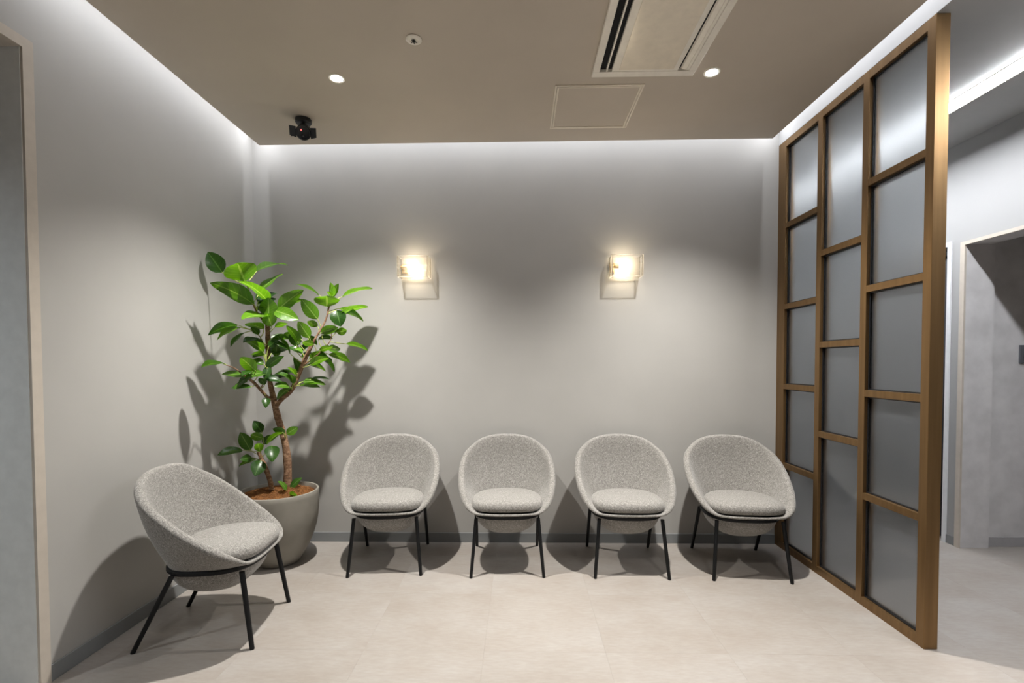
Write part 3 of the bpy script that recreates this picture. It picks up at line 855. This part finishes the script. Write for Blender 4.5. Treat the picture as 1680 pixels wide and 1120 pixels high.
CHAIRS = [
    ((-1.469, 2.301), 95.4, 'grey fabric tub chair turned sideways against the left wall in front of the potted tree'),
    ((-0.838, 3.113), 5.2, 'grey fabric tub chair in the back row nearest to the potted tree'),
    ((-0.088, 3.108), 1.75, 'grey fabric tub chair second from the potted tree in the back row, facing straight ahead'),
    ((0.659, 3.102), -1.45, 'grey fabric tub chair in the back row, below the right wall lamp'),
    ((1.358, 3.071), -4.67, 'grey fabric tub chair at the end of the back row right beside the bronze screen'),
]
proto = None
for (c, deg, lab) in CHAIRS:
    if proto is None:
        proto = o = make_chair(lab)
    else:
        o = copy_tree(proto)
        o['label'] = lab
    o.location = (c[0], c[1], 0)
    o.rotation_euler = (0, 0, math.radians(deg))

# ------------------------------------------------------------------ potted tree
PX, PY = -1.552, 3.072
plant = thing('potted_ficus', 'green rubber tree with glossy oval leaves in a round taupe pot in the corner', 'plant', (PX, PY, 0))
prof = [(0.0, 0.0), (0.110, 0.0), (0.122, 0.006), (0.140, 0.030), (0.168, 0.078), (0.191, 0.125), (0.211, 0.175), (0.228, 0.230), (0.238, 0.290), (0.242, 0.360), (0.2435, 0.430),
        (0.2435, 0.458), (0.241, 0.462), (0.231, 0.462), (0.2285, 0.458), (0.226, 0.43), (0.222, 0.40), (0.0, 0.40)]
b = MB(); b.lathe(prof[1:-1], 72)
b.build('pot', M_POT, plant, True)
def mound(x, y):
    r = math.hypot(x, y) / 0.225
    return 0.432 + 0.030 * (1 - r * r) + 0.034 * math.exp(-((x - 0.13) ** 2 + (y + 0.02) ** 2) / 0.006) + 0.014 * math.exp(-((x + 0.12) ** 2 + (y + 0.08) ** 2) / 0.01)
V, F = [], []
nr, na = 9, 40
for i in range(nr):
    for k in range(na):
        r = 0.2235 * (i + 1) / nr; a = 2 * math.pi * k / na
        x, y = r * math.cos(a), r * math.sin(a)
        V.append((x, y, mound(x, y) - 0.006 + random.uniform(-.004, .004)))
for i in range(nr - 1):
    for k in range(na):
        F.append((i * na + k, i * na + (k + 1) % na, (i + 1) * na + (k + 1) % na, (i + 1) * na + k))
F.append(tuple(range(na)))
b = MB(); b.add(V, F)
for q in range(2600):
    r = 0.212 * math.sqrt(random.random()); a = random.uniform(0, 6.283)
    x, y = r * math.cos(a), r * math.sin(a)
    d = random.uniform(0, 6.283); L = random.uniform(0.02, 0.05)
    pts = []
    for s in (-0.5, 0, 0.5):
        xx, yy = x + math.cos(d + s * 0.9) * L * s, y + math.sin(d + s * 0.9) * L * s
        rr = math.hypot(xx, yy)
        if rr > 0.216:
            xx, yy = xx * 0.216 / rr, yy * 0.216 / rr
        pts.append((xx, yy, mound(xx, yy) + random.uniform(-.004, .010)))
    b.tube(pts, 0.0007, 3, cap=False)
o = b.build('coconut_fibre', M_FIBRE, plant)
o['kind'] = 'stuff'
o['label'] = 'orange brown coconut fibre covering the soil'
STEM_PTS = []
root = Vector((PX, PY, 0))
for name, pts in STEMS:
    # smooth the polyline
    P = [Vector(p[:3]) - root for p in pts]; R = [p[3] for p in pts]
    S, SR = [], []
    for i in range(len(P) - 1):
        p0, p1, p2, p3 = P[max(i - 1, 0)], P[i], P[i + 1], P[min(i + 2, len(P) - 1)]
        for k in range(4):
            u = k / 4
            S.append(0.5 * (2 * p1 + (p2 - p0) * u + (2 * p0 - 5 * p1 + 4 * p2 - p3) * u * u + (3 * p1 - p0 - 3 * p2 + p3) * u ** 3))
            SR.append((R[i] + (R[i + 1] - R[i]) * u) * random.uniform(0.93, 1.07))
    S.append(P[-1]); SR.append(R[-1])
    STEM_PTS += [(p, r) for p, r in zip(S, SR)]
    MB().tube(S, SR, 12).build(name, M_BARK, plant, True)
NU, NV = 10, 6
def leaf_obj(bx, by, bz, tx, ty, tz, nx, ny, nz, W, young):
    B, T, n = Vector((bx, by, bz)) - root, Vector((tx, ty, tz)) - root, Vector((nx, ny, nz))
    d = T - B; L = d.length; d.normalize()
    s = d.cross(n).normalized()
    n = s.cross(d).normalized()
    if n.z < 0:
        n = -n
    V, F, MI, UV = [], [], [], []
    droop = random.uniform(0.05, 0.13) * L
    fold = random.uniform(0.10, 0.28)
    for i in range(NU + 1):
        u = i / NU
        w = W * 0.5 * max(0.0, math.sin(math.pi * u ** 0.82)) ** 0.72 * (1 - 0.10 * u)
        if i == 0: w = W * 0.04
        if i == NU: w = 0.0006
        for k in range(NV + 1):
            v = k / NV * 2 - 1
            wave = 0.03 * W * math.sin(u * 9 + v * 2 + bx * 40) * abs(v)
            p = B + d * (L * u) + s * (w * v) + n * (fold * w * abs(v) ** 1.3 + wave + droop * (4 * u * (1 - u)) * 0.8)
            V.append(p)
            UV.append((u, k / NV))
    for i in range(NU):
        for k in range(NV):
            q = i * (NV + 1) + k
            F.append((q, q + 1, q + NV + 2, q + NV + 1)); MI.append(0)
    mb = MB(); mb.v, mb.f, mb.m = [tuple(v) for v in V], F, MI
    # stalk back to the nearest stem, a little lower down
    best, bp_ = 1e9, None
    for p, r in STEM_PTS:
        q = p + Vector((0, 0, 0.05))
        dd = (q - B).length + (0.2 if p.z > B.z + 0.02 else 0)
        if dd < best:
            best, bp_ = dd, p
    if best < 0.35 and (bp_ - B).length > 0.004:
        mid = (bp_ + B) / 2 + Vector((0, 0, -0.06 * (bp_ - B).length)) - d * 0.012
        pts = [bp_, bp_.lerp(mid, 0.6) , mid.lerp(B, 0.5), B + n * 0.0005, B + d * L * 0.08]
        mb.tube(pts, [0.0030, 0.0026, 0.0024, 0.0022, 0.0010], 6, 1)
    o = mb.build('leaf', [M_LEAF, M_PETIOLE], plant, False)
    me = o.data
    me.polygons.foreach_set('use_smooth', [True] * len(me.polygons))
    uvl = me.uv_layers.new(name='UVMap')
    for lp in me.loops:
        vi = lp.vertex_index
        uvl.data[lp.index].uv = UV[vi] if vi < len(UV) else (0.5, 0.25)
    at_ = me.attributes.new('young', 'FLOAT', 'POINT')
    at_.data.foreach_set('value', [young] * len(me.vertices))
    return o
for q in LEAVES:
    leaf_obj(*q)

# ------------------------------------------------------------------ wall lamps
def make_sconce(c, label):
    r = thing('wall_sconce', label, 'wall lamp', (c[0], YW, c[2]), group='glass wall lamps on the back wall')
    hw, hh, y0, y1 = 0.107, 0.072, -0.124, -0.012
    MB().box((-0.100, -0.010, -0.030), (-0.060, -0.0005, 0.036), bev=0.002).build('back_plate', M_BRASS, r)
    # thick glass sleeve, open above and below
    t_ = 0.011
    g = MB()
    g.box((-hw, y0, -hh), (hw, y0 + t_, hh), bev=0.004)
    g.box((-hw, y1 - t_, -hh), (hw, y1, hh), bev=0.004)
    for sx in (-1, 1):
        g.box((min(sx * hw, sx * (hw - t_)), y0 + t_, -hh), (max(sx * hw, sx * (hw - t_)), y1 - t_, hh), bev=0.003)
    g.m = [0] * len(g.f)
    for q_, f_ in enumerate(g.f):
        if sum(abs(abs(g.v[i][2]) - hh) for i in f_) < 0.0022 * len(f_):
            g.m[q_] = 1
        elif len({round(abs(g.v[i][0]), 4) for i in f_}) > 1 and max(abs(g.v[i][0]) for i in f_) - min(abs(g.v[i][0]) for i in f_) < 0.006:
            g.m[q_] = 1
    o_ = g.build('glass_shade', [M_GLASS, M_GLASS_RIM], r, False)
    yb = -0.066
    MB().tube([(-0.094, yb, 0.003), (-0.080, yb, 0.003), (-0.078, yb, 0.003), (-0.046, yb, 0.003), (-0.044, yb, 0.003)],
              [0.010, 0.010, 0.016, 0.016, 0.012], 20).tube([(-0.085, yb, 0.003), (-0.085, -0.005, 0.003)], 0.006, 10).build('lamp_holder', M_BRASS, r, True)
    MB().tube([(-0.044 + 0.062 * (1 - math.cos(a)) / 2, yb, 0.003) for a in [math.pi * k / 10 for k in range(11)]],
              [max(0.0015, 0.018 * math.sin(math.pi * k / 10) ** 0.7) if k > 2 else 0.011 for k in range(11)], 18).build('bulb', M_BULB, r, True)
    return r
make_sconce(SCONCES[0], 'lit clear glass box wall lamp on the back wall, nearer to the potted tree')
make_sconce(SCONCES[1], 'lit clear glass box wall lamp on the back wall, nearer to the bronze screen')

# ------------------------------------------------------------------ ceiling fittings
def downlight(x, y, label):
    r = thing('downlight', label, 'ceiling light', (x, y, H), group='round recessed downlights')
    MB().lathe([(0.027, 0.0), (0.041, 0.0), (0.042, -0.002), (0.039, -0.005), (0.030, -0.004), (0.027, 0.0)], 40).build('trim_ring', M_OFFWHITE, r, True)
    MB().lathe([(0.0275, -0.0005), (0.0275, -0.003), (0.022, -0.0036)], 32).build('lens', M_LENS, r, True)
downlight(-0.95, 2.558, 'lit round recessed downlight in the ceiling, above the left half of the chair row')
downlight(0.981, 2.56, 'lit round recessed downlight in the ceiling, beside the air conditioner')

ac = thing('ceiling_air_conditioner', 'cream two-way cassette air conditioner panel with long slots set in the ceiling', 'air conditioner', (0.6255, 1.9, H))
def acb(x0, x1, y0, y1, z0, z1, mb=None, bev=0.0):
    return (mb or MB()).box((x0 - 0.6255, y0 - 1.9, z0), (x1 - 0.6255, y1 - 1.9, z1), bev=bev)
Y1, Y0 = 2.557, 1.243
yi, yo = Y1 - 0.044, Y0 + 0.044
m_ = MB()
acb(0.368, 0.883, yi, Y1, -0.020, -0.0005, m_, 0.002)
acb(0.368, 0.883, Y0, yo, -0.020, -0.0005, m_, 0.002)
acb(0.368, 0.402, yo, yi, -0.020, -0.0005, m_, 0.002)
acb(0.849, 0.883, yo, yi, -0.020, -0.0005, m_, 0.002)
acb(0.463, 0.793, yo, yi, -0.018, -0.0005, m_, 0.002)
acb(0.434, 0.441, yo, yi, -0.017, -0.0005, m_)
m_.build('frame', M_OFFWHITE, ac)
acb(0.497, 0.768, yo + 0.014, yi - 0.016, -0.0205, -0.0175, bev=0.0012).build('centre_panel', plain('satin_cream_panel', (0.88, 0.79, 0.65), 0.22), ac)
for x0, x1 in ((0.402, 0.434), (0.441, 0.463)):
    acb(x0, x1, yo, yi, -0.004, -0.0006).build('air_slot_shade', M_SLOT_SHADE, ac)  # shallow black boards, their colour painting the shade of deep slots
acb(0.793, 0.849, yo, yi, -0.004, -0.0006).build('air_slot_shade', M_SLOT_SHADE, ac)
mb = MB()
L_ = yi - yo - 0.02
prof = [(0.806, -0.0050), (0.812, -0.0120), (0.829, -0.0165), (0.8305, -0.0145), (0.8335, -0.0145), (0.835, -0.0175), (0.847, -0.0185), (0.847, -0.0050)]
V = [(x - 0.6255, y - 1.9, z) for y in (yo + 0.004, yi - 0.004) for x, z in prof]
n = len(prof)
mb.add(V, [(k, (k + 1) % n, n + (k + 1) % n, n + k) for k in range(n)] + [tuple(range(n)), tuple(reversed(range(n, 2 * n)))])
mb.build('louver', M_OFFWHITE, ac)

ha = thing('access_hatch', 'square ceiling access hatch with a thin double aluminium rim', 'hatch', (0.428, 2.893, H))
def frame_mb(h0, h1, z0, z1):
    m = MB()
    m.box((-h0, -h0, z0), (h0, -h1, z1)); m.box((-h0, h1, z0), (h0, h0, z1))
    m.box((-h0, -h1, z0), (-h1, h1, z1)); m.box((h1, -h1, z0), (h0, h1, z1))
    return m
frame_mb(0.2385, 0.2285, -0.005, -0.0005).build('outer_frame', M_ALU, ha)
frame_mb(0.2255, 0.2165, -0.006, -0.0005).build('inner_frame', M_ALU, ha)
MB().box((-0.2165, -0.2165, -0.003), (0.2165, 0.2165, -0.0005)).build('door_panel', M_CEIL, ha)

sp = thing('sprinkler_head', 'small round cream sprinkler plate with a dark centre in the ceiling', 'sprinkler', (-0.484, 2.266, H))
MB().lathe([(0.036, -0.0005), (0.037, -0.004), (0.034, -0.007), (0.020, -0.009), (0.018, -0.006)], 40).build('cover_plate', M_OFFWHITE, sp, True)
m_ = MB()
m_.lathe([(0.007, -0.0066), (0.008, -0.010), (0.005, -0.016)], 16)
for k in range(5):
    a = 2 * math.pi * k / 5 + 0.3
    m_.tube([(0.004 * math.cos(a), 0.004 * math.sin(a), -0.012), (0.015 * math.cos(a), 0.015 * math.sin(a), -0.014)], [0.0025, 0.002], 6)
m_.build('deflector', M_BLACK, sp)

# black spotlight with barn doors
sl = thing('ceiling_spotlight', 'small black spotlight with side flaps and a red lamp under the ceiling at left', 'spotlight', (-1.313, 2.975, H))
MB().lathe([(0.040, -0.0005), (0.047, -0.002), (0.047, -0.022), (0.040, -0.030), (0.012, -0.032)], 36).tube([(0.0, 0, -0.03), (0.004, -0.01, -0.062)], 0.010, 12).build('ceiling_mount', M_BLACK, sl, True)
bd = Matrix.Translation((0.016, -0.03, -0.088)) @ Vector((0.20, -0.62, -0.42)).to_track_quat('Z', 'Y').to_matrix().to_4x4()
def tf(mbx):
    mbx.v = [tuple(bd @ Vector(p)) for p in mbx.v]
    return mbx
tf(MB().lathe([(0.020, -0.052), (0.034, -0.046), (0.041, -0.02), (0.043, 0.03), (0.043, 0.042), (0.040, 0.046), (0.036, 0.044), (0.034, 0.034), (0.020, 0.030)], 36)).build('lamp_body', M_BLACK, sl, True)
tf(MB().lathe([(0.010, 0.0305), (0.009, 0.036), (0.004, 0.039)], 20, c=(-0.004, -0.018, 0))).build('lens', plain('dark_glossy_lens', (0.02, 0.02, 0.022), 0.05), sl, True)
tf(MB().lathe([(0.005, 0.031), (0.0045, 0.036), (0.002, 0.038)], 14, c=(-0.012, 0.012, 0))).build('indicator', M_LED_RED, sl, True)
Rt = bd.to_3x3()
for sx in (-1, 1):
    # a flap hinged on the rim, opened outward
    V = [(sx * 0.040, -0.030, 0.040), (sx * 0.040, 0.030, 0.040), (sx * 0.074, 0.036, 0.062), (sx * 0.074, -0.016, 0.062)]
    V2 = [(x, y, z - 0.0025) for x, y, z in V]
    m_ = MB().add(V + V2, [(0, 1, 2, 3), (7, 6, 5, 4), (0, 4, 5, 1), (1, 5, 6, 2), (2, 6, 7, 3), (3, 7, 4, 0)])
    tf(m_).build('barn_door', M_BLACK, sl)
tf(MB().tube([(-0.040, -0.018, 0.0), (-0.066, -0.026, 0.004)], [0.004, 0.004], 8).tube([(-0.066, -0.026, 0.004), (-0.075, -0.028, 0.005)], [0.007, 0.006], 10)).build('knob', M_BLACK, sl)

# ------------------------------------------------------------------ corridor things
sw = thing('light_switch', 'grey wall switch plate with dark rockers on the alcove wall at far right', 'switch', (3.445, 3.40, 1.318))
MB().box((-0.062, -0.011, -0.062), (0.062, -0.0005, 0.062), bev=0.002).build('plate', plain('grey_switch_plate', (0.12, 0.125, 0.14), 0.4), sw)
for k in range(3):
    MB().box((-0.040, -0.0145, -0.043 + k * 0.030), (0.040, -0.0112, -0.016 + k * 0.030), bev=0.0012).build('rocker', plain('dark_rocker', (0.075, 0.08, 0.09), 0.35), sw)

V, F = [], []
n = 70
for i in range(n + 1):
    u = i / n
    y = 3.506 + u * 0.775
    for z, amp in ((0.015, 0.028), (1.0, 0.024), (1.9, 0.018), (2.0, 0.010)):
        V.append((XR + 0.05 + amp * math.sin(u * 60) + 0.006 * math.sin(u * 17), y, z))
for i in range(n):
    for k in range(3):
        q = i * 4 + k
        F.append((q, q + 4, q + 5, q + 1))
cu = mesh('curtain', V, F, M_CURTAIN, True)
md = cu.modifiers.new('thickness', 'SOLIDIFY'); md.thickness = 0.003
tag(cu, 'dark pleated curtain hanging in the white framed doorway beyond the bronze screen', 'curtain')
rl = MB().box((XR + 0.03, 3.503, 2.015), (XR + 0.07, 4.285, 2.045)).build('curtain_rail', M_BLACK)
tag(rl, 'black curtain rail under the head of the white door frame', 'curtain rail')
